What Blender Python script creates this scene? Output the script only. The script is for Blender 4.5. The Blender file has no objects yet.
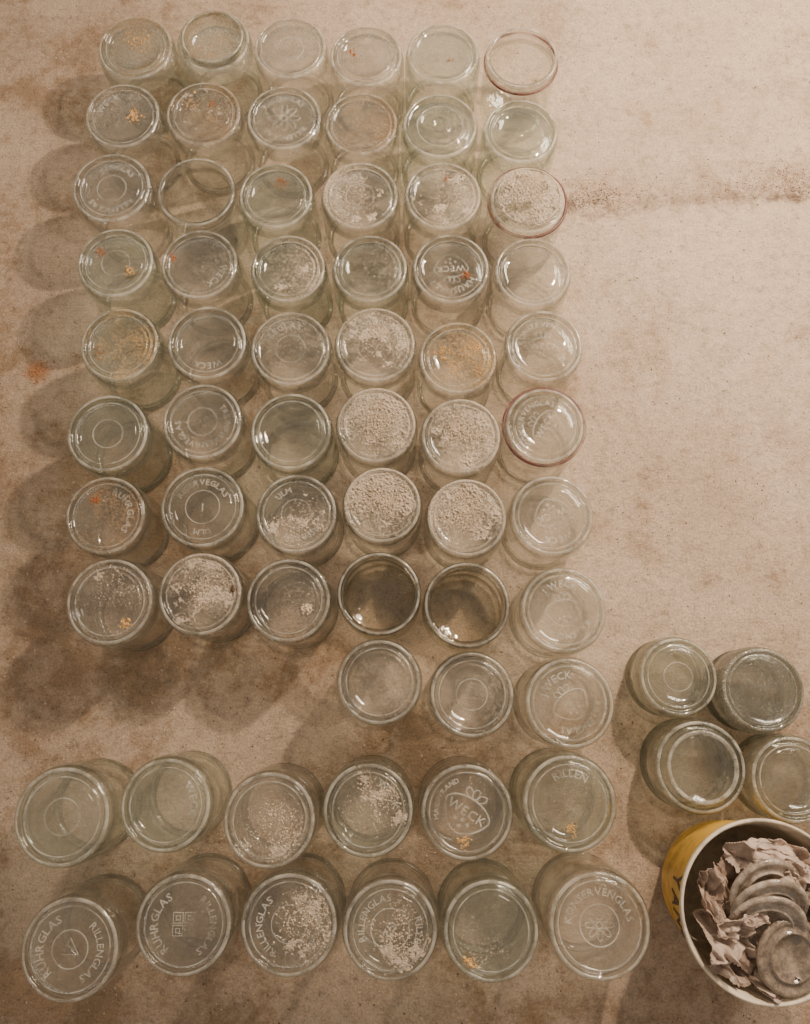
import bpy, bmesh, math, random
from mathutils import Vector, noise, Matrix
random.seed(7)
F=811.0; H=1.10; T=math.radians(13.0)
CT,ST=math.cos(T),math.sin(T)
def px(u,v,z):
    a=(u-405)/F; b=(512-v)/F
    d=Vector((a, b*CT+ST, b*ST-CT))
    s=(H-z)/(-d.z)
    return Vector((d.x*s,d.y*s,z)), s/F
COL=bpy.context.scene.collection
# ---------------------------------------------------------------- materials
def newmat(n):
    m=bpy.data.materials.new(n); m.use_nodes=True
    nt=m.node_tree; nt.nodes.clear()
    return m,nt,nt.nodes,nt.links
def mixsh(N,L,fac,a,b):
    m=N.new('ShaderNodeMixShader')
    if isinstance(fac,(int,float)): m.inputs[0].default_value=fac
    else: L.new(fac,m.inputs[0])
    L.new(a,m.inputs[1]); L.new(b,m.inputs[2]); return m.outputs[0]
def math_(N,L,op,a,b=None,clamp=False):
    m=N.new('ShaderNodeMath'); m.operation=op; m.use_clamp=clamp
    for i,x in enumerate((a,b)):
        if x is None: continue
        if isinstance(x,(int,float)): m.inputs[i].default_value=x
        else: L.new(x,m.inputs[i])
    return m.outputs[0]
def ramp(N,L,fac,pts):
    r=N.new('ShaderNodeValToRGB'); e=r.color_ramp.elements
    while len(e)<len(pts): e.new(0.5)
    for i,(p,c) in enumerate(pts):
        e[i].position=p; e[i].color=(*c,1) if len(c)==3 else c
    L.new(fac,r.inputs[0]); return r.outputs[0]
def g(x): return (x,x,x)
def coords(N,L,rand=True):
    tc=N.new('ShaderNodeTexCoord')
    if not rand: return tc.outputs['Object']
    oi=N.new('ShaderNodeObjectInfo')
    mu=math_(N,L,'MULTIPLY',oi.outputs['Random'],37.0)
    va=N.new('ShaderNodeVectorMath'); va.operation='ADD'
    L.new(tc.outputs['Object'],va.inputs[0]); L.new(mu,va.inputs[1]); return va.outputs[0]
def noise_(N,L,co,scale,detail=3,rough=0.5):
    n=N.new('ShaderNodeTexNoise'); n.inputs['Scale'].default_value=scale
    n.inputs['Detail'].default_value=detail; n.inputs['Roughness'].default_value=rough
    L.new(co,n.inputs['Vector']); return n.outputs['Fac']

def glassmat(name,t0,tm,t1,dust=0.10,dustcol=(0.62,0.53,0.42),rough=.03,refr=0.0,rim_paint=0.0,wavy=.35,gk=.42):
    m,nt,N,L=newmat(name)
    out=N.new('ShaderNodeOutputMaterial')
    co=coords(N,L)
    lw=N.new('ShaderNodeLayerWeight'); lw.inputs['Blend'].default_value=0.5
    fac=lw.outputs['Facing']
    n=noise_(N,L,co,60 if wavy<.5 else 42,2)
    bp=N.new('ShaderNodeBump'); bp.inputs['Strength'].default_value=wavy; bp.inputs['Distance'].default_value=0.0015 if wavy<.5 else .004
    L.new(n,bp.inputs['Height'])
    col=ramp(N,L,fac,[(0.0,t0),(0.34,t0),(0.58,tm),(.85,t1),(1.0,tuple(x*.86 for x in t1))])
    tr=N.new('ShaderNodeBsdfTransparent'); L.new(col,tr.inputs[0])
    s=tr.outputs[0]
    if refr:
        gl=N.new('ShaderNodeBsdfGlass'); gl.inputs['IOR'].default_value=1.5; gl.inputs['Roughness'].default_value=0.0
        gl.inputs['Color'].default_value=(*[x**.3 for x in t0],1)
        s=mixsh(N,L,refr,s,gl.outputs[0])
    gs=N.new('ShaderNodeBsdfGlossy'); gs.inputs['Roughness'].default_value=rough; gs.inputs['Color'].default_value=(1,1,.98,1)
    L.new(bp.outputs[0],gs.inputs['Normal'])
    fr=math_(N,L,'POWER',fac,2.5); fr=math_(N,L,'MULTIPLY',fr,gk); fr=math_(N,L,'ADD',fr,0.045,True)
    s=mixsh(N,L,fr,s,gs.outputs[0])
    df=N.new('ShaderNodeBsdfDiffuse'); df.inputs[0].default_value=(*dustcol,1)
    tl=N.new('ShaderNodeBsdfTranslucent'); tl.inputs[0].default_value=(*dustcol,1)
    dd=mixsh(N,L,.4,df.outputs[0],tl.outputs[0])
    d1=noise_(N,L,co,28,4,.6); d1=ramp(N,L,d1,[(0.40,g(.08)),(0.75,g(1))])
    d2=noise_(N,L,co,600,2); d2=ramp(N,L,d2,[(0.56,g(.12)),(0.64,g(1))])
    d=math_(N,L,'MULTIPLY',d1,d2); d=math_(N,L,'MULTIPLY',d,dust*3,True)
    if rim_paint:
        d=math_(N,L,'ADD',d,math_(N,L,'MULTIPLY',ramp(N,L,n,[(.35,g(.25)),(.65,g(1))]),rim_paint),True)  # pale diffuse paints in the brightness that glass rims catch
    s=mixsh(N,L,d,s,dd)
    L.new(s,out.inputs[0]); return m
def trio(name,t0,tm,t1,dust,dc=(0.66,0.59,0.50),rough=.03,refr=.24,rim_paint=.46):
    return [glassmat(name+'_wall',t0,tm,t1,dust*.4,dc,rough,0,0,.9,.55),glassmat(name+'_base',t0,tuple(x*.66 for x in tm),tm,dust,dc,rough,refr),
            glassmat(name+'_painted_rimlight',t0,tm,tm,dust,(.90,.86,.77),.08,refr*.5,rim_paint)]  # ring crests: bright rim light put into the colour
G_CLEAR=trio('clear_dusty_glass',(.965,.975,.96),(.86,.88,.85),(.90,.92,.885),.08)
G_GREEN=trio('greenish_glass',(.94,.972,.95),(.80,.86,.815),(.86,.91,.87),.07)
G_FROST=trio('dust_clouded_glass',(.86,.88,.84),(.66,.70,.65),(.76,.79,.75),.22,(.50,.49,.43),.12)
G_GREY=trio('dull_grey_dusty_glass',(.70,.72,.69),(.54,.57,.54),(.64,.67,.64),.40,(.42,.42,.38),.2,.3,.2)
G_CLEAN=trio('clean_glass',(.975,.985,.97),(.88,.895,.865),(.92,.935,.905),.03)
G_SMOKE=trio('grimy_open_glass',(.93,.92,.88),(.66,.67,.62),(.85,.86,.82),.05,(.40,.36,.30))
def simple(name,c,rough=0.6,alpha=None,bump=0,scale=40,c2=None,breakup=False):
    m,nt,N,L=newmat(name)
    out=N.new('ShaderNodeOutputMaterial'); b=N.new('ShaderNodeBsdfPrincipled')
    b.inputs['Roughness'].default_value=rough
    co=coords(N,L); n=noise_(N,L,co,scale,5,.6)
    c2=c2 or tuple(x*.7 for x in c)
    L.new(ramp(N,L,n,[(0.3,c2),(0.7,c)]),b.inputs['Base Color'])
    if bump:
        bp=N.new('ShaderNodeBump'); bp.inputs['Strength'].default_value=bump; bp.inputs['Distance'].default_value=0.003
        L.new(n,bp.inputs['Height']); L.new(bp.outputs[0],b.inputs['Normal'])
    s=b.outputs[0]
    if alpha is not None:
        tr=N.new('ShaderNodeBsdfTransparent')
        if breakup:
            k=math_(N,L,'MULTIPLY',ramp(N,L,noise_(N,L,co,26,2,.5),[(.36,g(.25)),(.60,g(1))]),alpha)
            s=mixsh(N,L,k,tr.outputs[0],s)
        else: s=mixsh(N,L,alpha,tr.outputs[0],s)
    L.new(s,out.inputs[0]); return m
M_LETTER=simple('embossed_glass_relief',(.86,.82,.73),.04,alpha=.34,breakup=True)
M_GRAIN=simple('mortar_grains',(.68,.56,.43),.9,scale=300,c2=(.46,.35,.25))
M_CRUST=simple('mortar_crust',(.66,.55,.43),.9,bump=1.0,scale=260,c2=(.42,.33,.25),alpha=.90)
M_GRAIN_Y=simple('ochre_grains',(.70,.44,.18),.9,scale=300,c2=(.48,.27,.10))
M_RUST=simple('rust_flakes',(.45,.15,.045),.9,scale=200,c2=(.28,.08,.02))
M_RED=simple('dull_maroon_rubber',(.20,.055,.045),.4,scale=60,c2=(.10,.035,.03),alpha=.9,breakup=True)
M_GRIT=simple('floor_grit_brown',(.15,.09,.055),.9,scale=100)
M_GRITL=simple('floor_grit_pale',(.66,.55,.42),.9,scale=100)
def dustmat(name,lo,hi,col,side,mx=.85,bw=.9,sc=32):
    m,nt,N,L=newmat(name)
    out=N.new('ShaderNodeOutputMaterial'); co=coords(N,L)
    tc=N.new('ShaderNodeTexCoord'); sp=N.new('ShaderNodeSeparateXYZ'); L.new(tc.outputs['Object'],sp.inputs[0])
    a=noise_(N,L,co,sc,8,.72); b=noise_(N,L,co,380,3,.6)
    a=math_(N,L,'ADD',a,math_(N,L,'MULTIPLY',math_(N,L,'SUBTRACT',b,.5),bw))
    a=math_(N,L,'ADD',a,math_(N,L,'MULTIPLY',sp.outputs[0],side))
    mask=ramp(N,L,a,[(lo,g(0)),(hi,g(1))])
    mask=math_(N,L,'MULTIPLY',mask,mx)
    df=N.new('ShaderNodeBsdfDiffuse'); L.new(ramp(N,L,b,[(.3,tuple(x*.6 for x in col)),(.7,col)]),df.inputs[0])
    bp=N.new('ShaderNodeBump'); bp.inputs['Strength'].default_value=.9; bp.inputs['Distance'].default_value=.003
    L.new(a,bp.inputs['Height']); L.new(bp.outputs[0],df.inputs['Normal'])
    tr=N.new('ShaderNodeBsdfTransparent')
    L.new(mixsh(N,L,mask,tr.outputs[0],df.outputs[0]),out.inputs[0]); return m
D_LIGHT=dustmat('thin_mortar_dust',.50,.95,(.64,.54,.43),3.0,.55)
D_MED=dustmat('mortar_dust',.40,.80,(.66,.55,.43),5.0,.70,.8)
D_HEAVY=dustmat('thick_mortar_dust',.30,.68,(.66,.55,.43),5.0,.85,.8,26)
D_YEL=dustmat('ochre_dust',.42,.78,(.66,.46,.24),2.0,.7)
D_BROWN=dustmat('brown_dust',.44,.78,(.48,.32,.19),2.0,.6)
# ---------------------------------------------------------------- mesh helpers
def mkobj(name,verts,faces,mats,smooth=True,parent=None,fmat=None):
    me=bpy.data.meshes.new(name); me.from_pydata([tuple(v) for v in verts],[],faces)
    for m in mats: me.materials.append(m)
    for p in me.polygons: p.use_smooth=smooth
    if fmat:
        for p,i in zip(me.polygons,fmat): p.material_index=i
    me.update()
    o=bpy.data.objects.new(name,me); COL.objects.link(o)
    if parent: o.parent=parent
    return o
def lathe(prof,seg=72,closed=False):
    V=[];Fc=[]; rings=[]
    for r,z in prof:
        if r<1e-6: rings.append([len(V)]); V.append((0,0,z))
        else:
            rings.append(list(range(len(V),len(V)+seg)))
            for i in range(seg):
                a=2*math.pi*i/seg; V.append((r*math.cos(a),r*math.sin(a),z))
    n=len(rings)
    for k in range(n if closed else n-1):
        A=rings[k];B=rings[(k+1)%n]
        for i in range(seg):
            j=(i+1)%seg
            if len(A)==1 and len(B)==1: break
            if len(A)==1: Fc.append((A[0],B[j],B[i]))
            elif len(B)==1: Fc.append((A[i],A[j],B[0]))
            else: Fc.append((A[i],A[j],B[j],B[i]))
    return V,Fc
def join(V,Fc,v,f):
    o=len(V); V+=v; Fc+=[tuple(i+o for i in q) for q in f]
def torus_prof(R,r,z,n=10,flat=1.0):
    return [(R+r*math.cos(2*math.pi*i/n), z+flat*r*math.sin(2*math.pi*i/n)) for i in range(n)]
_cc={}
def glyph(ch):
    if ch in _cc: return _cc[ch]
    cu=bpy.data.curves.new('t','FONT'); cu.body=ch; cu.size=1; cu.extrude=.03; cu.bevel_depth=.03; cu.bevel_resolution=1; cu.offset=-.018; cu.align_x='CENTER'; cu.resolution_u=2
    ob=bpy.data.objects.new('t',cu); COL.objects.link(ob)
    dg=bpy.context.evaluated_depsgraph_get(); dg.update()
    me=bpy.data.meshes.new_from_object(ob.evaluated_get(dg))
    vs=[v.co.copy() for v in me.vertices]; fs=[tuple(p.vertices) for p in me.polygons]
    w=(max(v.x for v in vs)-min(v.x for v in vs)) if vs else .3
    cx=(max(v.x for v in vs)+min(v.x for v in vs))/2 if vs else 0
    vs=[Vector((v.x-cx,v.y,v.z)) for v in vs]
    bpy.data.objects.remove(ob); bpy.data.curves.remove(cu); bpy.data.meshes.remove(me)
    _cc[ch]=(vs,fs,w); return _cc[ch]
def arctext(V,Fc,s,R,size,z,start):
    adv=[(.32 if c==' ' else glyph(c)[2]+.14)*size for c in s]
    tot=sum(adv); pos=-tot/2
    for c,a in zip(s,adv):
        mid=pos+a/2; pos+=a
        if c==' ': continue
        vs,fs,w=glyph(c)
        ang=start-mid/R; rot=ang-math.pi/2
        off=len(V); ca,sa=math.cos(rot),math.sin(rot)
        cx,cy=R*math.cos(ang),R*math.sin(ang)
        for v in vs:
            x=v.x*size; y=(v.y-.35)*size
            V.append((cx+x*ca-y*sa, cy+x*sa+y*ca, z+v.z*size*.8+.0003))
        for f in fs: Fc.append(tuple(i+off for i in f))
def straight(V,Fc,s,size,z,rot,px_=0,py_=0):
    off=len(V); arctext(V,Fc,s,3.0,size,z,rot)
    for i in range(off,len(V)):
        x,y,zz=V[i]; V[i]=(x-(3.0-py_)*math.cos(rot)+px_*math.sin(rot),y-(3.0-py_)*math.sin(rot)-px_*math.cos(rot),zz)
def addring(V,Fc,R,r,z,seg=48,cx=0,cy=0):
    v,f=lathe(torus_prof(R,r,z,6,.6),seg,True); v=[(a+cx,b+cy,c) for a,b,c in v]; join(V,Fc,v,f)
def ribbon(V,Fc,pts,w,z,closed=True):
    n=len(pts); o=len(V)
    for i,(x,y) in enumerate(pts):
        if closed: a=pts[i-1];b=pts[(i+1)%n]
        else: a=pts[max(0,i-1)];b=pts[min(n-1,i+1)]
        dx,dy=b[0]-a[0],b[1]-a[1]; l=math.hypot(dx,dy) or 1; nx,ny=-dy/l*w/2,dx/l*w/2
        V.append((x+nx,y+ny,z)); V.append((x,y,z+w*.5)); V.append((x-nx,y-ny,z))
    for i in range(n if closed else n-1):
        j=(i+1)%n
        Fc.append((o+3*i,o+3*j,o+3*j+1,o+3*i+1)); Fc.append((o+3*i+1,o+3*j+1,o+3*j+2,o+3*i+2))
def rotp(pts,a,cx=0,cy=0): return [(x*math.cos(a)-y*math.sin(a)+cx,x*math.sin(a)+y*math.cos(a)+cy) for x,y in pts]
def flower(V,Fc,R,z,n=8):
    for k in range(n):
        a=2*math.pi*k/n
        pts=[(R*.62+R*.32*math.cos(2*math.pi*i/14),R*.17*math.sin(2*math.pi*i/14)) for i in range(14)]
        ribbon(V,Fc,rotp(pts,a),R*.10,z)
    addring(V,Fc,R*.2,R*.05,z+.0002,20)
def strawberry(V,Fc,R,z,rot,word=True):
    a=rot-math.pi/2
    pts=[]
    for i in range(28):
        t=2*math.pi*i/28; x=math.sin(t); y=math.cos(t)
        pts.append((R*1.05*x*(1-.28*(y<0)*abs(y)), R*(.55*y if y>0 else .98*y)))
    ribbon(V,Fc,rotp(pts,a),R*.10,z)
    for k in(-.5,0,.5):
        lf=[(R*(.14*math.sin(2*math.pi*i/12)),R*(.18+.22*-math.cos(2*math.pi*i/12))) for i in range(12)]
        lf=rotp(lf,-k*1.6); lf=[(x+k*R*.35,y+R*.60) for x,y in lf]
        ribbon(V,Fc,rotp(lf,a),R*.08,z)
    for sx,sy in ((-.3,-.46),(0,-.66),(.3,-.46),(0,-.38)):
        q=rotp([(sx*R,sy*R)],a)[0]; addring(V,Fc,R*.05,R*.028,z+.0002,10,*q)
    if word: straight(V,Fc,'WECK',R*.56,z+.0003,rot)
def grains(n,R,z,smin,smax,heap=0,spread=1.0,cx=0,cy=0):
    V=[];Fc=[]
    cl=[(random.gauss(cx,spread*R*.4),random.gauss(cy,spread*R*.4)) for _ in range(7)]
    for _ in range(n):
        for t in range(60):
            if random.random()<.5:
                q=random.choice(cl); x=random.gauss(q[0],spread*R*.16); y=random.gauss(q[1],spread*R*.16)
            else: x=random.gauss(cx,spread*R*.5); y=random.gauss(cy,spread*R*.5)
            if x*x+y*y<(R*R): break
        else: continue
        s=random.uniform(smin,smax)*(1 if random.random()<.93 else 1.8)
        d=math.hypot(x,y)/R
        zz=z+s*.5+heap*max(0,1-d*d)
        o=len(V); r=random.random()*6.28; c,sn=math.cos(r),math.sin(r)
        for p in ((1,0,0),(-1,0,0),(0,1,0),(0,-1,0),(0,0,.8),(0,0,-.8)):
            q=[p[i]*s*random.uniform(.7,1.2) for i in range(3)]
            V.append((x+q[0]*c-q[1]*sn,y+q[0]*sn+q[1]*c,zz+q[2]))
        for f in ((0,2,4),(2,1,4),(1,3,4),(3,0,4),(2,0,5),(1,2,5),(3,1,5),(0,3,5)): Fc.append(tuple(o+i for i in f))
    return V,Fc
def crust(R,z,cover,dx,dy,hmax,seed,dome=0):
    n=100; V=[];Fc=[];idx={}
    S=Vector((seed*7.3,seed*3.1,0))
    for i in range(n):
        for j in range(n):
            x=-1+2*i/(n-1); y=-1+2*j/(n-1); rr=math.hypot(x,y)
            if rr>1: continue
            q=Vector((x,y,0))*1.9+S
            f=noise.fractal(q,.7,2.0,7)*.85+noise.noise(q*6)*.22+(x*dx+y*dy)*.5-.25*max(0,rr-.75)*4+(cover-.5)*1.3
            f+=.2*noise.noise(q*22)+.42*(random.random()-.5)
            idx[(i,j)]=(x,y,f)
    ids={}
    for k,(x,y,f) in idx.items():
        if f<=0: continue
        ids[k]=len(V); V.append((x*R,y*R,z+dome*(1-x*x-y*y)+hmax*min(1.3,f*1.2)*(.6+.8*noise.noise(Vector((x,y,0))*14+S))))
    for i in range(n-1):
        for j in range(n-1):
            k=[(i,j),(i+1,j),(i+1,j+1),(i,j+1)]
            if all(t in ids for t in k): Fc.append(tuple(ids[t] for t in k))
    return V,Fc
# ---------------------------------------------------------------- jars
def bump_(r,w,hh,z):
    return [(r+w,z),(r+w*.5,z+hh*.8),(r,z+hh),(r-w*.5,z+hh*.8),(r-w,z)]
def inv_profile(R,h,var):
    wall=[(1.0*R,.010),(.95*R,.013),(.94*R,.017),(.97*R,.022),(1.015*R,.030),(1.03*R,.040),(1.03*R,h-.024)]
    corner=[(1.03*R,h-.0238),(1.02*R,h-.012),(1.0*R,h-.006),(.965*R,h-.0018),(.93*R,h),(.895*R,h-.0004),(.875*R,h-.002)]
    def S(l): return [(a*R,h+b) for a,b in l]
    if var==0: top=S([(.86,-.0036)]+bump_(.80,.025,.0012,-.0036)+[(.6,-.0034),(0,-.0030)])
    elif var==1: top=S([(.86,-.0040)]+bump_(.775,.03,.0028,-.0040)+bump_(.66,.02,.0010,-.0038)+[(.4,-.0034),(0,-.0030)])
    elif var==2: top=S([(.85,-.0040),(.82,-.0100),(.79,-.0135),(.74,-.0145),(.35,-.0135),(0,-.013)])
    elif var==4: top=S([(.86,-.0040)]+bump_(.80,.06,.0120,-.0040)+[(.70,-.016),(.4,-.016),(0,-.016)])
    elif var==5: top=S([(.86,.001)]+bump_(.80,.04,.0060,.003)+[(.70,.004),(.4,.004),(0,.004)])
    elif var==6: top=S([(.86,-.0036)]+bump_(.84,.015,.0012,-.0036)+[(.80,.004),(.77,.007),(.73,.0075),(.69,.005),(.3,.005),(0,.005)])
    else: top=S([(.86,-.003)]+bump_(.60,.03,.0018,-.0032)+bump_(.2,.03,.0015,-.003)+[(0,-.003)])
    zi=min(min(z for r,z in top),h-.002)-.0045
    inner=[(0,zi+.001),(.5*R,zi+.0005),(.80*R,zi),(.87*R,zi-.0025),(.93*R,min(h-.014,zi-.006)),(.975*R,min(h-.022,zi-.010)),(1.005*R,h-.0255)]
    bead=[(.85*R,.006),(.87*R,.0),(.96*R,0),(1.0*R,.002),(1.01*R,.006),(1.0*R,.010),(.95*R,.0125),(.88*R,.011)]
    return wall,corner+top+inner,top,bead
def open_profile(R,h):
    lower=[(0,.002),(.70*R,.0015),(.80*R,.0045),(.86*R,0.0),(.92*R,.001),(1.0*R,.008),(1.02*R,.018),(1.02*R,h-.035),(.98*R,h-.026)]
    rim=[(.98*R,h-.0255),(.93*R,h-.019),(.94*R,h-.014),(1.0*R,h-.011),(1.015*R,h-.004),(.985*R,h-.0005),(.93*R,h),
       (.875*R,h-.001),(.845*R,h-.005),(.84*R,h-.012),(.85*R,h-.019),(.93*R,h-.0265)]
    return lower,rim,[(.985*R,.03),(.90*R,.016),(.80*R,.010),(0,.009)]
J=[
(135,47,38,'i',1,'g','','','D_BROWN',40,1),(213,40,37,'i',4,'g','','','D_BROWN',160,2),(290,47,37,'i',0,'c','','o','D_LIGHT',30,1),(366,55,37,'i',1,'c','','','D_LIGHT',90,0),(443,53,37,'i',0,'g','','','D_LIGHT',60,3),(522,57,36,'o',0,'k','','','',0,0),
(122,115,38,'i',0,'c','WECK','','D_LIGHT',110,2.4),(203,113,38,'i',1,'c','','','D_BROWN',200,0),(284,117,38,'i',0,'c','RILLENGLAS','*','',30,-1.5),(361,123,37,'i',0,'c','','','D_BROWN',60,0),(440,125,38,'i',3,'g','','','D_LIGHT',0,0),(521,131,38,'i',1,'g','','','',0,0),
(111,187,40,'i',1,'c','RILLENGLAS','o','',0,1.6),(197,193,40,'o',0,'c','','','',0,0),(275,195,38,'i',1,'g','','','',20,0),(360,195,39,'i',0,'c','KONSERVENGLAS','o','D_MED',150,3),(443,195,39,'i',0,'c','','','D_MED',250,0),(528,200,39,'i',5,'c','','','D_HEAVY',1400,1.2),
(115,262,39,'i',1,'g','','o','',30,0),(199,262,40,'i',0,'c','WECK','','D_LIGHT',20,-.6),(288,268,38,'i',1,'g','','','D_MED',160,0),(370,268,38,'i',1,'g','','','D_LIGHT',40,0),(451,268,39,'i',0,'c','HAUSHALT','s','',30,-1.5),(533,272,40,'i',0,'c','','','D_LIGHT',20,0),
(119,344,40,'i',1,'g','','','D_YEL',200,0),(207,343,41,'i',1,'c','WECK','','',0,-1.5),(290,348,41,'i',0,'c','REGLAS','o','D_LIGHT',160,1.9),(375,344,41,'i',0,'c','KONSERVENGLAS','','D_MED',480,1.2),(458,358,40,'i',1,'c','','','D_YEL',480,0),(544,344,40,'i',0,'k','KONSERVENGLAS','s','',0,1.6),
(107,434,42,'i',1,'g','','o','',0,1.2),(202,420,41,'i',0,'c','TRIUMPH RESERVEGLAS','o','',30,-1.2),(291,432,42,'i',1,'g','','','',10,0),(376,425,41,'i',0,'c','','','D_HEAVY',900,1.0),(461,435,41,'i',0,'c','','','D_HEAVY',900,.5),(545,425,40,'i',1,'k','KONSERVENGLAS','s','',0,2.6),
(105,515,42,'i',0,'c','RUHRGLAS','','D_BROWN',60,.3),(202,507,43,'i',1,'c','RESERVEGLAS','1','',0,1.6),(296,512,42,'i',0,'c','KONSERVEN','o','D_LIGHT',420,-1),(382,504,40,'i',0,'c','','','D_HEAVY',1300,1.6),(467,517,41,'i',0,'c','','','D_HEAVY',1200,1.9),(552,515,42,'i',0,'k','J.WECK','s','',20,-1.2),
(109,600,45,'i',1,'c','','','D_LIGHT',220,.9),(200,593,43,'i',0,'c','','','D_MED',520,1),(288,600,43,'i',1,'c','','','D_LIGHT',60,0),(379,594,42,'o',0,'o','','','',0,0),(467,605,43,'o',0,'o','','','',0,0),(564,611,44,'i',0,'k','J.WECK','f','',0,1.7),
(379,681,43,'i',1,'c','','','D_LIGHT',0,0),(472,694,43,'i',1,'c','','o','D_LIGHT',15,0),(570,702,46,'i',0,'k','J.WECK','f','',20,2.2),
(61,817,49,'i',1,'g','','o','',20,.9),(165,805,46,'i',1,'g','WECK','','',0,.2),(269,820,47,'i',1,'c','','','D_LIGHT',480,-.8),(368,810,46,'i',1,'g','WECK','','D_LIGHT',380,.6),(467,812,47,'i',0,'k','','S','',60,1.0),(570,803,48,'i',1,'g','RILLEN','','',60,1.5),
(69,950,50,'i',0,'k','RUHRGLAS','^','',0,3.0),(183,925,49,'i',0,'k','RUHRGLAS','#','',0,3.1),(290,925,50,'i',0,'c','RILLENGLAS','o','D_LIGHT',560,.1),(389,930,49,'i',1,'c','RILLENGLAS','G2','',520,-.6),(491,931,49,'i',1,'g','','','',140,-2),(600,926,52,'i',0,'k','KONSERVENGLAS','*','',0,1.6),
(680,677,40,'s',1,'f','','o','',30,1),(763,690,43,'s',0,'y','','','',10,0),(703,767,47,'s',6,'f','','','',10,0),(792,779,44,'s',1,'f','','','',0,0),
]
CR={(528,200):(.85,0,.2,.003),(376,425):(.54,.5,.5,.0025),(461,435):(.58,.6,.2,.0025),(382,504):(.72,.3,.5,.0035),(467,517):(.64,.2,.7,.0035),
(443,195):(.36,.3,-.3,.0015),(360,195):(.26,-.4,0,.0012),(375,344):(.42,.2,.6,.0018),(288,268):(.26,.4,.2,.0012),(200,593):(.46,.1,.5,.0015),
(269,820):(.20,.7,-1.0,.0015),(290,925):(.22,1.4,-.1,.002),(389,930):(.20,1.1,-1.1,.002),(368,810):(.20,.9,.6,.0014),(296,512):(.32,-.1,-.3,.0014),(203,113):(.26,-.1,.4,.0012),(109,600):(.18,.4,.5,.0010)}
GM={'c':G_CLEAR,'g':G_GREEN,'f':G_FROST,'k':G_CLEAN,'o':G_SMOKE,'y':G_GREY}
DM=dict(D_LIGHT=D_LIGHT,D_MED=D_MED,D_HEAVY=D_HEAVY,D_YEL=D_YEL,D_BROWN=D_BROWN)
P=[]
for (u,v,r,kind,*_) in J:
    h=.115
    if kind=='s': h=.070
    if v>780 and u<660: h=.122
    p,mpp=px(u,v,h); P.append([p.x,p.y,r*mpp,h])
for it in range(40):
    for i in range(len(P)):
        for j in range(i+1,len(P)):
            dx,dy=P[j][0]-P[i][0],P[j][1]-P[i][1]; d=math.hypot(dx,dy); need=1.035*(P[i][2]+P[j][2])+.0004
            if d<need:
                e=(need-d)
                sh=1-.25*e/(P[i][2]+P[j][2]); P[i][2]*=sh; P[j][2]*=sh
                k=e*.25/d; P[i][0]-=dx*k;P[i][1]-=dy*k;P[j][0]+=dx*k;P[j][1]+=dy*k
jars={}
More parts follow.
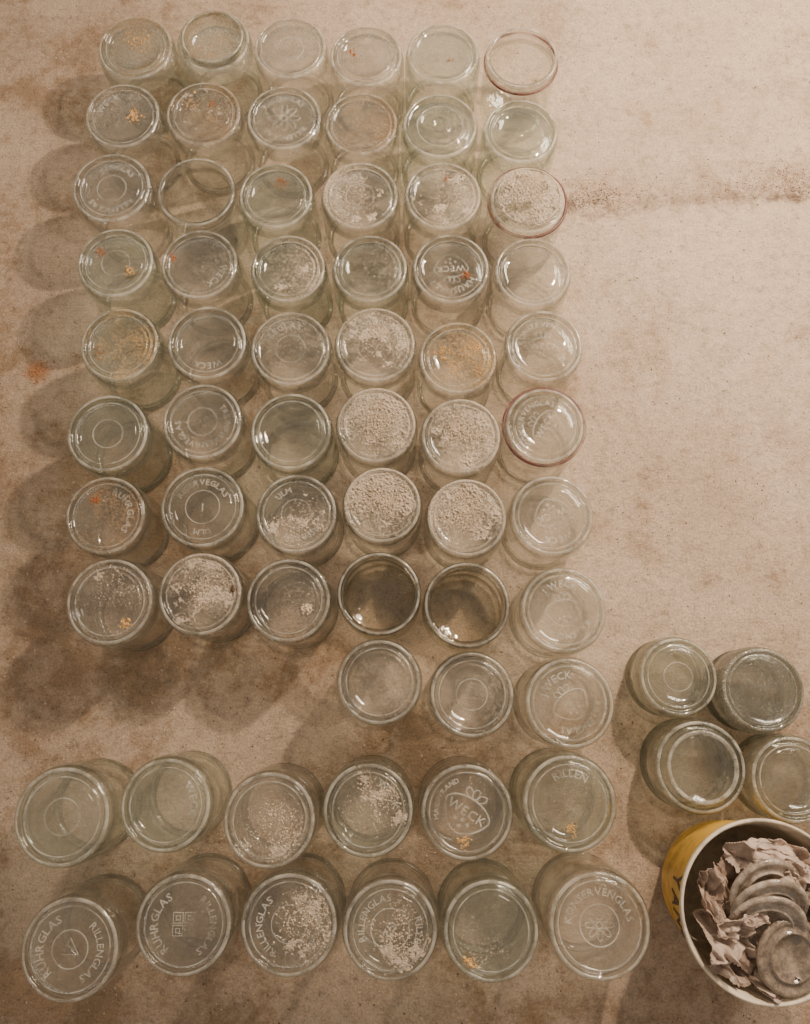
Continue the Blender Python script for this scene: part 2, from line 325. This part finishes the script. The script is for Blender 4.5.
for (u,v,r,kind,var,gl,txt,cen,dust,ng,rot),(X,Y,R,h) in zip(J,P):
    SEG=64
    if kind=='o':
        a,rim,b=open_profile(R,h); V,Fc=lathe(a,SEG); join(V,Fc,*lathe(b[::-1],SEG)); fm=[0]*len(Fc); v_,f_=lathe(rim,SEG,True); join(V,Fc,v_,f_)
        fm+=[2 if (q//SEG) in (5,) else 1 for q in range(len(f_))]
    else:
        wall,solid,top,bead=inv_profile(R,h,var)
        V,Fc=lathe(wall,SEG); fm=[0]*len(Fc); v_,f_=lathe(solid+[solid[0]],SEG); join(V,Fc,v_,f_)
        sc={3,4} if var==2 else ({3,4,9,10} if var!=6 else {3,4,14,15})
        fm+=[2 if (q//SEG) in sc else 1 for q in range(len(f_))]
        v_,f_=lathe(bead,SEG,True); join(V,Fc,v_,f_); fm+=[1]*len(f_)
    o=mkobj('preserving_jar',V,Fc,GM[gl],True,None,fm)
    o.location=(X,Y,0); o['category']='glass jar'
    jars[(u,v)]=(o,R,h)
    tint={'c':'clear','g':'greenish','f':'dust-clouded grey','k':'clean clear','o':'','y':'dull dark grey dusty'}[gl]
    if kind=='o': lab='open grimy dark-looking glass preserving jar standing upright on concrete' if gl=='o' else 'open empty clear glass preserving jar standing upright on concrete'
    else:
        lab='upside-down %s glass preserving jar'%tint
        if kind=='s': lab='short '+lab
        ex=[]
        if txt or cen: ex.append('embossed lettering' if txt else 'embossed emblem')
        if dust=='D_HEAVY': ex.append('a thick sandy crust on its base')
        elif dust=='D_YEL': ex.append('ochre dust on its base')
        elif dust=='D_BROWN': ex.append('brown dirt on its base')
        elif ng>200: ex.append('pale crumbs on its base')
        lab+=(' with '+' and '.join(ex)) if ex else ' with a ringed base, standing on concrete'
        if len(lab.split())>12: lab=lab.replace('glass preserving ','').replace(' on its base',' on top')
        lab=' '.join(lab.split()[:12])
    o['label']=lab
    o['group']='preserving jars on the concrete floor' if kind!='s' else 'short jars beside the bucket'
    if kind=='o': continue
    zt=min(z for rr,z in top)
    if var in(5,): zt=h+.004
    if txt or cen:
        V=[];Fc=[]
        z=zt+.0009
        if txt:
            rr=.61; sz=.23*R if len(txt)<9 else .20*R
            arctext(V,Fc,txt,rr*R,sz,z,rot)
            if txt in('RILLENGLAS','RESERVEGLAS','KONSERVEN'): arctext(V,Fc,txt if txt=='RILLENGLAS' else 'ULM',rr*R,sz,z,rot+math.pi)
            if (txt=='RUHRGLAS' and v>900) or cen=='f': arctext(V,Fc,'RILLENGLAS',rr*R,.2*R,z,rot+math.pi)
        if cen=='*':
            if v>900: flower(V,Fc,.30*R,z+.0002); addring(V,Fc,.38*R,.014*R,z+.0003)
            else: flower(V,Fc,.44*R,z+.0002)
        elif cen=='S': strawberry(V,Fc,.50*R,z+.0002,rot); arctext(V,Fc,'MASSIVRAND',.66*R,.15*R,z,rot+1.6)
        elif cen=='s': strawberry(V,Fc,.42*R,z+.0002,rot)
        elif cen=='f': strawberry(V,Fc,.40*R,z+.0002,rot,False)
        elif cen=='^':
            addring(V,Fc,.36*R,.012*R,z+.0003); ribbon(V,Fc,[(.2*R*math.cos(t),.2*R*math.sin(t)) for t in (1.57,3.66,5.76)],.04*R,z)
        elif cen=='o': addring(V,Fc,.36*R,.010*R,z+.0003)
        elif cen=='#':
            def sq(cx,cy,a): ribbon(V,Fc,[(cx-a,cy-a),(cx+a,cy-a),(cx+a,cy+a),(cx-a,cy+a)],.03*R,z)
            for cx in(-.12,.12):
                for cy in(-.12,.12):
                    sq(cx*R,cy*R,.10*R); sq(cx*R,cy*R,.04*R)
        elif cen:
            straight(V,Fc,cen,.25*R,z,rot)
            addring(V,Fc,.40*R,.012*R,z+.0003)
        l=mkobj('embossed_lettering',V,Fc,[M_LETTER],False,o); l['label']='raised glass lettering on the jar base'
    if dust:
        tp=[(.955*R,h-.0005),(.925*R,h+.0006),(.89*R,h+.0002)]+[(a,b+.0005) for a,b in top]
        V,Fc=lathe(tp,48); d=mkobj('dust_film',V,Fc,[DM[dust]],True,o); d['kind']='stuff'; d.rotation_euler[2]=rot
    if (u,v) in CR:
        c_,dx,dy,hm=CR[(u,v)]
        V,Fc=crust(.86*R if var==5 else .88*R,zt+.0008,c_,dx,dy,hm,u*.01+v*.003,.014 if var==5 else 0); k=mkobj('mortar_crust',V,Fc,[M_CRUST],False,o); k['kind']='stuff'
    if ng:
        off=(.35 if ng<800 or v>800 else .15)*R
        V,Fc=grains(int(ng*1.3),(.84 if var!=4 else .66)*R,zt+.0006,.0003,.0008 if ng<300 else .0011,.016 if var==5 else (.002 if ng>880 and v<600 else .0),.8 if var!=5 else 1.3,off*math.cos(rot),off*math.sin(rot))
        gg=mkobj('sand_grains',V,Fc,[M_GRAIN if dust!='D_YEL' else M_GRAIN_Y],False,o); gg['kind']='stuff'
def rustspot(key,n,dx,dy,mat=M_RUST,spread=.18,name='rust_flakes'):
    o,R,h=jars[key]
    V,Fc=grains(n,.8*R,h-.0025,.0006,.0016,0,spread,dx*R,dy*R)
    gg=mkobj(name,V,Fc,[mat],False,o); gg['kind']='stuff'
rustspot((115,262),36,-.4,.3);rustspot((115,262),60,.35,-.25,M_GRAIN_Y)
rustspot((275,195),34,.1,.4);rustspot((199,262),26,-.7,.2);rustspot((451,268),34,.4,-.2)
rustspot((105,515),44,-.3,.4);rustspot((109,600),70,.4,-.5,M_GRAIN_Y,.15);rustspot((467,812),50,-.1,-.6,M_GRAIN_Y)
rustspot((570,803),50,0,-.5,M_GRAIN_Y,.2);rustspot((366,55),30,-.4,.1);rustspot((122,115),110,.3,0,M_GRAIN_Y,.25)
rustspot((491,931),100,-.5,-.7,M_GRAIN_Y,.2);rustspot((443,53),8,.2,-.2);rustspot((288,600),220,.45,-.2,M_GRAIN,.13)
rustspot((203,113),26,.2,.3);rustspot((119,344),20,-.5,-.2);rustspot((203,113),40,-.3,.4,M_GRAIN_Y,.3)
rustspot((135,47),60,0,.2,M_GRAIN_Y,.4);rustspot((458,358),80,-.3,.2,M_GRAIN_Y,.3);rustspot((443,195),14,.1,.5)
rustspot((200,593),130,.78,.12,M_GRIT,.07,'dark_chip')
for key in ((522,57),(528,200),(545,425)):
    o,R,h=jars[key]
    zr=h-.007 if key!=(522,57) else h-.012
    RR=1.02*R
    V,Fc=lathe(torus_prof(RR,.0022 if key!=(522,57) else .0015,zr,10),72,True)
    t=mkobj('rubber_sealing_ring',V,Fc,[M_RED]); t.location=o.location
    t['label']='dull maroon rubber sealing ring around the end of a glass jar'; t['category']='rubber ring'; t['group']='red rubber sealing rings'
# ---------------------------------------------------------------- bucket
bh=.140; bp_,mpp=px(768,911,bh); BR=87*mpp; bx,by=bp_.x,bp_.y
def plastic(name,c,tr=.0):
    m,nt,N,L=newmat(name); out=N.new('ShaderNodeOutputMaterial'); b=N.new('ShaderNodeBsdfPrincipled')
    co=coords(N,L); n=noise_(N,L,co,35,8,.75)
    L.new(ramp(N,L,n,[(.35,tuple(x*.55 for x in c)),(.55,c)]),b.inputs['Base Color']); b.inputs['Roughness'].default_value=.45
    L.new(b.outputs[0],out.inputs[0]); return m
M_CREAM=plastic('cream_plastic',(.72,.62,.48)); M_YEL=plastic('yellow_label_plastic',(.74,.44,.07)); M_DARK=simple('dark_brown_print',(.06,.03,.018),.5)
Rb=BR*.78
def rad(z): return Rb+(BR*.965-Rb)*z/bh
V,Fc=lathe([(0,0),(Rb-.004,0),(Rb,.003),(rad(.02),.02),(rad(bh-.008),bh-.008),(BR*.985,bh-.008),(BR,bh-.006),(BR,bh-.001),(BR*.99,bh),(BR*.97,bh),(BR*.96,bh-.002),(rad(bh-.02)-.003,bh-.02),(rad(.01)-.003,.01),(Rb-.006,.004),(0,.004)],96)
bucket=mkobj('bucket',V,Fc,[M_CREAM]); bucket.location=(bx,by,0)
bucket['label']='cream plastic bucket with yellow printed side holding lids and paper'; bucket['category']='bucket'
V,Fc=lathe([(rad(.012)+.0006,.012),(rad(bh-.010)+.0006,bh-.010)],96)
lb=mkobj('printed_label',V,Fc,[M_YEL],True,bucket); lb['label']='yellow printed band'
V=[];Fc=[]; sz=.060; ang=math.radians(158)
for c in 'YANCO':
    vs,fs,w=glyph(c); wa=(w*sz*.42+.0035)/(BR*.9); mid=ang+wa/2; ang+=wa; o0=len(V)
    for q in vs:
        z=.080+q.y*sz; a=mid+q.x*sz*.42/(BR*.9); rr=rad(z)+.0012+q.z*.008
        V.append((rr*math.cos(a),rr*math.sin(a),z))
    Fc+= [tuple(i+o0 for i in f) for f in fs]
t=mkobj('printed_lettering',V,Fc,[M_DARK],False,lb)
# contents
M_PAPER=simple('crumpled_clay_paper',(.60,.485,.405),.85,bump=.6,scale=60,c2=(.34,.25,.20))
M_PAPERD=simple('crumpled_brown_paper',(.46,.35,.28),.85,bump=.5,scale=50,c2=(.22,.15,.11))
def crumple(cx,cy,z,a,b,rot,tilt,tdir,amp,mat,lab,seed,fq=1.0,n=76):
    V=[];Fc=[];idx={}
    rg=random.Random(seed*13+5)
    folds=[(rg.uniform(0,6.28),rg.uniform(1.0,4.2)*fq,rg.uniform(0,1)) for _ in range(10)]
    def tri(t): t=t-math.floor(t); return abs(t-.5)*4-1
    for i in range(n):
        for j in range(n):
            x=-1+2*i/(n-1); y=-1+2*j/(n-1)
            rr=math.hypot(x,y); th=math.atan2(y,x)
            lim=.88+.16*noise.noise(Vector((math.cos(th)*1.8,math.sin(th)*1.8,seed)))+.04*noise.noise(Vector((math.cos(th)*6,math.sin(th)*6,seed)))
            if rr>lim: continue
            Q=Vector((x*1.5*fq,y*1.5*fq,seed*3.1))
            wx=x+.35*noise.noise(Q); wy=y+.35*noise.noise(Q+Vector((9,3,1)))
            f=sum(tri((wx*math.cos(t)+wy*math.sin(t))*k*.5+ph)/k for t,k,ph in folds)
            zz=amp*(.85*f+1.6*noise.noise(Q*.8)+.15*noise.noise(Q*6))
            xx=x*a+amp*.4*noise.noise(Q*2+Vector((5,5,5))); yy=y*b+amp*.4*noise.noise(Q*2+Vector((1,8,5)))
            idx[(i,j)]=len(V); V.append((xx,yy,zz))
    for i in range(n-1):
        for j in range(n-1):
            k=[(i,j),(i+1,j),(i+1,j+1),(i,j+1)]
            if all(t in idx for t in k): Fc.append(tuple(idx[t] for t in k))
    o=mkobj('crumpled_paper',V,Fc,[mat],False); md=o.modifiers.new('s','SOLIDIFY'); md.thickness=.0009
    p,_=px(cx,cy,z); M=Matrix.Rotation(tdir,4,'Z')@Matrix.Rotation(tilt,4,'X')@Matrix.Rotation(rot-tdir,4,'Z')
    o.matrix_world=Matrix.Translation(p)@M
    o['label']=lab; o['category']='paper'; o['group']='crumpled paper in the bucket'
crumple(768,910,.118,.080,.080,0,0,0,.008,M_PAPERD,'brown crumpled paper filling the bucket under the lids',1,1.8,96)
crumple(770,860,.138,.052,.026,-.1,.12,0,.011,M_PAPER,'pale pinkish crumpled paper resting across the lids',2,1.3)
crumple(734,950,.136,.036,.043,.7,.20,1.2,.013,M_PAPER,'folded pale pinkish crumpled paper against the bucket wall',3,1.3)
crumple(782,984,.131,.042,.017,-.2,.2,.2,.009,M_PAPER,'crumpled clay-coloured paper strip at the bucket rim',4,1.3)
crumple(826,900,.133,.022,.045,.2,-.15,1.3,.011,M_PAPER,'pale crumpled paper piece beside the glass lids',6,1.3)
crumple(716,893,.130,.019,.038,.1,.15,1.6,.009,M_PAPERD,'brownish torn paper scrap against the bucket wall',7,1.3)
def clayglass(name,c,c2,frac):
    m,nt,N,L=newmat(name); out=N.new('ShaderNodeOutputMaterial'); co=coords(N,L)
    n=noise_(N,L,co,60,8,.75)
    b=N.new('ShaderNodeBsdfPrincipled'); b.inputs['Roughness'].default_value=.4
    L.new(ramp(N,L,n,[(.35,c2),(.65,c)]),b.inputs['Base Color'])
    bp=N.new('ShaderNodeBump'); bp.inputs['Strength'].default_value=.6; bp.inputs['Distance'].default_value=.002; L.new(n,bp.inputs['Height']); L.new(bp.outputs[0],b.inputs['Normal'])
    gs=N.new('ShaderNodeBsdfGlossy'); gs.inputs['Roughness'].default_value=.04
    tr=N.new('ShaderNodeBsdfTransparent'); tr.inputs[0].default_value=(.82,.82,.76,1)
    gsx=mixsh(N,L,.18,tr.outputs[0],gs.outputs[0])
    L.new(mixsh(N,L,ramp(N,L,n,[(.40,g(frac)),(.62,g(.92))]),gsx,b.outputs[0]),out.inputs[0]); return m
M_LID=clayglass('clay_coated_lid_surface',(.58,.48,.40),(.32,.245,.19),.35)
M_LID2=clayglass('brown_glass_lid_surface',(.40,.31,.235),(.18,.125,.09),.35)
def lid(cx,cy,z,R,tilt,tdir,mat,lab):
    V,Fc=lathe([(0,.002),(.62*R,.002),(.78*R,.002),(.82*R,0),(.94*R,0),(R,.002),(R,.004),(.95*R,.0065),(.86*R,.0065),(.82*R,.0045),(.66*R,.0045),(.64*R,.007),(.60*R,.007),(.58*R,.0045),(0,.0045)],64)
    o=mkobj('glass_lid',V,Fc,[mat]); p,_=px(cx,cy,z)
    o.matrix_world=Matrix.Translation(p)@Matrix.Rotation(tdir,4,'Z')@Matrix.Rotation(tilt,4,'X')
    o['label']=lab; o['category']='glass lid'; o['group']='glass lids in the bucket'
LL='clay-coated round glass jar lid lying tilted in a stack'
lid(764,890,.137,.042,.50,.30,M_LID,LL); lid(768,907,.139,.043,.62,.08,M_LID,LL); lid(766,924,.137,.042,.58,-.15,M_LID,LL)
lid(790,956,.139,.041,.18,.9,M_LID2,'brownish glass jar lid lying beside crumpled paper')
crumple(742,926,.147,.032,.014,.35,.25,.2,.007,M_PAPER,'thin torn strip of clay-coloured paper lying over a lid',9,1.3)
crumple(797,880,.147,.024,.018,.5,.3,.2,.008,M_PAPER,'small crumpled scrap of clay-coloured paper on a lid',12,1.3)
# ---------------------------------------------------------------- floor
m,nt,N,L=newmat('worn_concrete'); out=N.new('ShaderNodeOutputMaterial'); b=N.new('ShaderNodeBsdfPrincipled'); b.inputs['Roughness'].default_value=.75
tc=N.new('ShaderNodeTexCoord'); co=tc.outputs['Object']
n1=noise_(N,L,co,2.6,5,.6); n2=noise_(N,L,co,7,10,.80); n3=noise_(N,L,co,75,8,.82); n4=noise_(N,L,co,20,10,.85); n5=noise_(N,L,co,330,3,.7)
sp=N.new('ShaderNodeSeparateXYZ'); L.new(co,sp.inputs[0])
floor_tone=math_(N,L,'ADD',math_(N,L,'MULTIPLY',sp.outputs[0],-.34),math_(N,L,'MULTIPLY',sp.outputs[1],-.16))  # floor colour darker towards left and near side, broken up by noise
floor_tone=math_(N,L,'ADD',floor_tone,math_(N,L,'MULTIPLY',math_(N,L,'SUBTRACT',n1,.5),1.6))
floor_tone=math_(N,L,'ADD',floor_tone,math_(N,L,'MULTIPLY',math_(N,L,'SUBTRACT',n2,.5),2.8))
c1=ramp(N,L,math_(N,L,'ADD',floor_tone,.51),[(.22,(.63,.485,.37)),(.50,(.51,.38,.28)),(.82,(.28,.185,.115))])
def mixc(t,fac,a,bc):
    x=N.new('ShaderNodeMix'); x.data_type='RGBA'; x.blend_type=t
    if isinstance(fac,(int,float)): x.inputs[0].default_value=fac
    else: L.new(fac,x.inputs[0])
    for k,y in ((6,a),(7,bc)):
        if isinstance(y,tuple): x.inputs[k].default_value=(*y,1)
        else: L.new(y,x.inputs[k])
    return x.outputs[2]
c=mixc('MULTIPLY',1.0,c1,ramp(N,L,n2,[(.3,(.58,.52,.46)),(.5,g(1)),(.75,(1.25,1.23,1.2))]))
c=mixc('MULTIPLY',1.0,c,ramp(N,L,n3,[(.30,(.48,.42,.37)),(.45,g(.98)),(.68,(1.25,1.23,1.2))]))
c=mixc('MULTIPLY',1.0,c,ramp(N,L,n5,[(.32,g(.72)),(.47,g(1)),(.68,g(1.2))]))
c=mixc('MIX',ramp(N,L,n4,[(.56,g(0)),(.68,g(.7))]),c,(.19,.125,.08))
c=mixc('MIX',ramp(N,L,n4,[(.30,g(.7)),(.43,g(0))]),c,(.72,.60,.48))
pa,_=px(560,210,0); pb,_=px(830,190,0); sl=(pb.y-pa.y)/(pb.x-pa.x)
dd=math_(N,L,'SUBTRACT',sp.outputs[1],math_(N,L,'ADD',math_(N,L,'MULTIPLY',sp.outputs[0],sl),pa.y-sl*pa.x))
dd=math_(N,L,'ADD',dd,math_(N,L,'MULTIPLY',math_(N,L,'SUBTRACT',noise_(N,L,co,11,10,.85),.5),.12))
st=ramp(N,L,math_(N,L,'ADD',math_(N,L,'MULTIPLY',dd,6.0),.5),[(.38,g(0)),(.48,g(1)),(.56,g(.6)),(.95,g(0))])
st=math_(N,L,'MULTIPLY',st,ramp(N,L,math_(N,L,'SUBTRACT',sp.outputs[0],pa.x-.03),[(0,g(0)),(.03,g(1)),(.11,g(.7)),(.20,g(.55)),(.36,g(1))]))
st=math_(N,L,'MULTIPLY',st,ramp(N,L,noise_(N,L,co,34,10,.9),[(.44,g(.1)),(.54,g(1))]))
c=mixc('MIX',math_(N,L,'MULTIPLY',st,1.0,True),c,(.13,.075,.045))
pr,_=px(37,371,0)
vm=N.new('ShaderNodeVectorMath'); vm.operation='DISTANCE'; L.new(co,vm.inputs[0]); vm.inputs[1].default_value=pr
rs=math_(N,L,'ADD',math_(N,L,'MULTIPLY',vm.outputs['Value'],20),math_(N,L,'MULTIPLY',n4,.9))
c=mixc('MIX',ramp(N,L,rs,[(.62,g(.7)),(.86,g(0))]),c,(.38,.15,.05))
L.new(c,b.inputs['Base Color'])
bp=N.new('ShaderNodeBump'); bp.inputs['Strength'].default_value=.9; bp.inputs['Distance'].default_value=.007
hh=math_(N,L,'ADD',n2,math_(N,L,'MULTIPLY',n3,.6)); hh=math_(N,L,'ADD',hh,math_(N,L,'MULTIPLY',n4,.8)); L.new(hh,bp.inputs['Height']); L.new(bp.outputs[0],b.inputs['Normal'])
L.new(b.outputs[0],out.inputs[0])
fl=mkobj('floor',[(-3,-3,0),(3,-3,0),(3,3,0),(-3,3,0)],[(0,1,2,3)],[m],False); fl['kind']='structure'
def floorgrit(n,fn,smin,smax,mat,name,lab):
    V=[];Fc=[]
    for _ in range(n):
        u,v=fn(); p,_m=px(u,v,0); s=random.uniform(smin,smax)
        if any((p.x-o.location.x)**2+(p.y-o.location.y)**2<(R*1.08)**2 for o,R,h in jars.values()): continue
        if math.hypot(p.x-bx,p.y-by)<BR: continue
        o0=len(V)
        for q in ((1,0,0),(-1,0,0),(0,1,0),(0,-1,0),(0,0,.8),(0,0,-.6)): V.append((p.x+q[0]*s*random.uniform(.6,1.3),p.y+q[1]*s*random.uniform(.6,1.3),s*.4+q[2]*s))
        for f in ((0,2,4),(2,1,4),(1,3,4),(3,0,4),(2,0,5),(1,2,5),(3,1,5),(0,3,5)): Fc.append(tuple(o0+i for i in f))
    o=mkobj(name,V,Fc,[mat],False); o['kind']='stuff'; o['label']=lab; o['category']='grit'
floorgrit(2800,lambda:(random.uniform(-60,870),random.uniform(-60,1080)),.0003,.0014,M_GRIT,'dark_grit','fine dark brown grit scattered over the concrete')
floorgrit(3600,lambda:(random.uniform(-60,870),random.uniform(-60,1080)),.0003,.0016,M_GRITL,'pale_grit','fine pale mortar crumbs scattered over the concrete')
def dl():
    u=random.choice((random.uniform(560,850),random.gauss(590,18),random.gauss(800,30))); c0=206-.06*(u-560)+6*noise.noise(Vector((u*.02,0,0)))
    return (u,c0+random.gauss(0,4)-abs(random.gauss(0,16*(.4+noise.noise(Vector((u*.015,4,0)))+.4))))
floorgrit(1100,dl,.0003,.0012,M_GRIT,'dirt_line','broken line of dark dirt crumbs along the concrete')
floorgrit(70,lambda:(random.gauss(37,7),random.gauss(372,7)),.0005,.0014,M_RUST,'rust_crumbs','patch of orange rust crumbs on the concrete')
# ---------------------------------------------------------------- light & camera
li=bpy.data.lights.new('ceiling_bulb','POINT'); li.energy=92; li.color=(1,.79,.58); li.shadow_soft_size=.025
lo=bpy.data.objects.new('ceiling_bulb',li); lo.location=(.62,.98,1.05); COL.objects.link(lo)
la=bpy.data.lights.new('added_fill_panel','AREA'); la.shape='RECTANGLE'; la.size=1.0; la.size_y=.5; la.energy=50; la.color=(1,.84,.66)  # added area light: soft reflections on the rims, softer shadows
lt=bpy.data.objects.new('added_fill_panel',la); lt.location=(1.5,1.6,1.80); COL.objects.link(lt)
lt.rotation_euler=(Vector((0,.15,0))-lt.location).to_track_quat('-Z','Y').to_euler()
w=bpy.data.worlds.new('w'); bpy.context.scene.world=w; w.use_nodes=True
bg=w.node_tree.nodes['Background']; bg.inputs[0].default_value=(1,.86,.71,1); bg.inputs[1].default_value=.42
cam=bpy.data.cameras.new('cam'); cam.sensor_fit='HORIZONTAL'; cam.sensor_width=36; cam.lens=F*36/810; cam.clip_start=.01
c_=bpy.data.objects.new('cam',cam); c_.location=(0,0,H); c_.rotation_euler=(T,0,0); COL.objects.link(c_)
bpy.context.scene.camera=c_
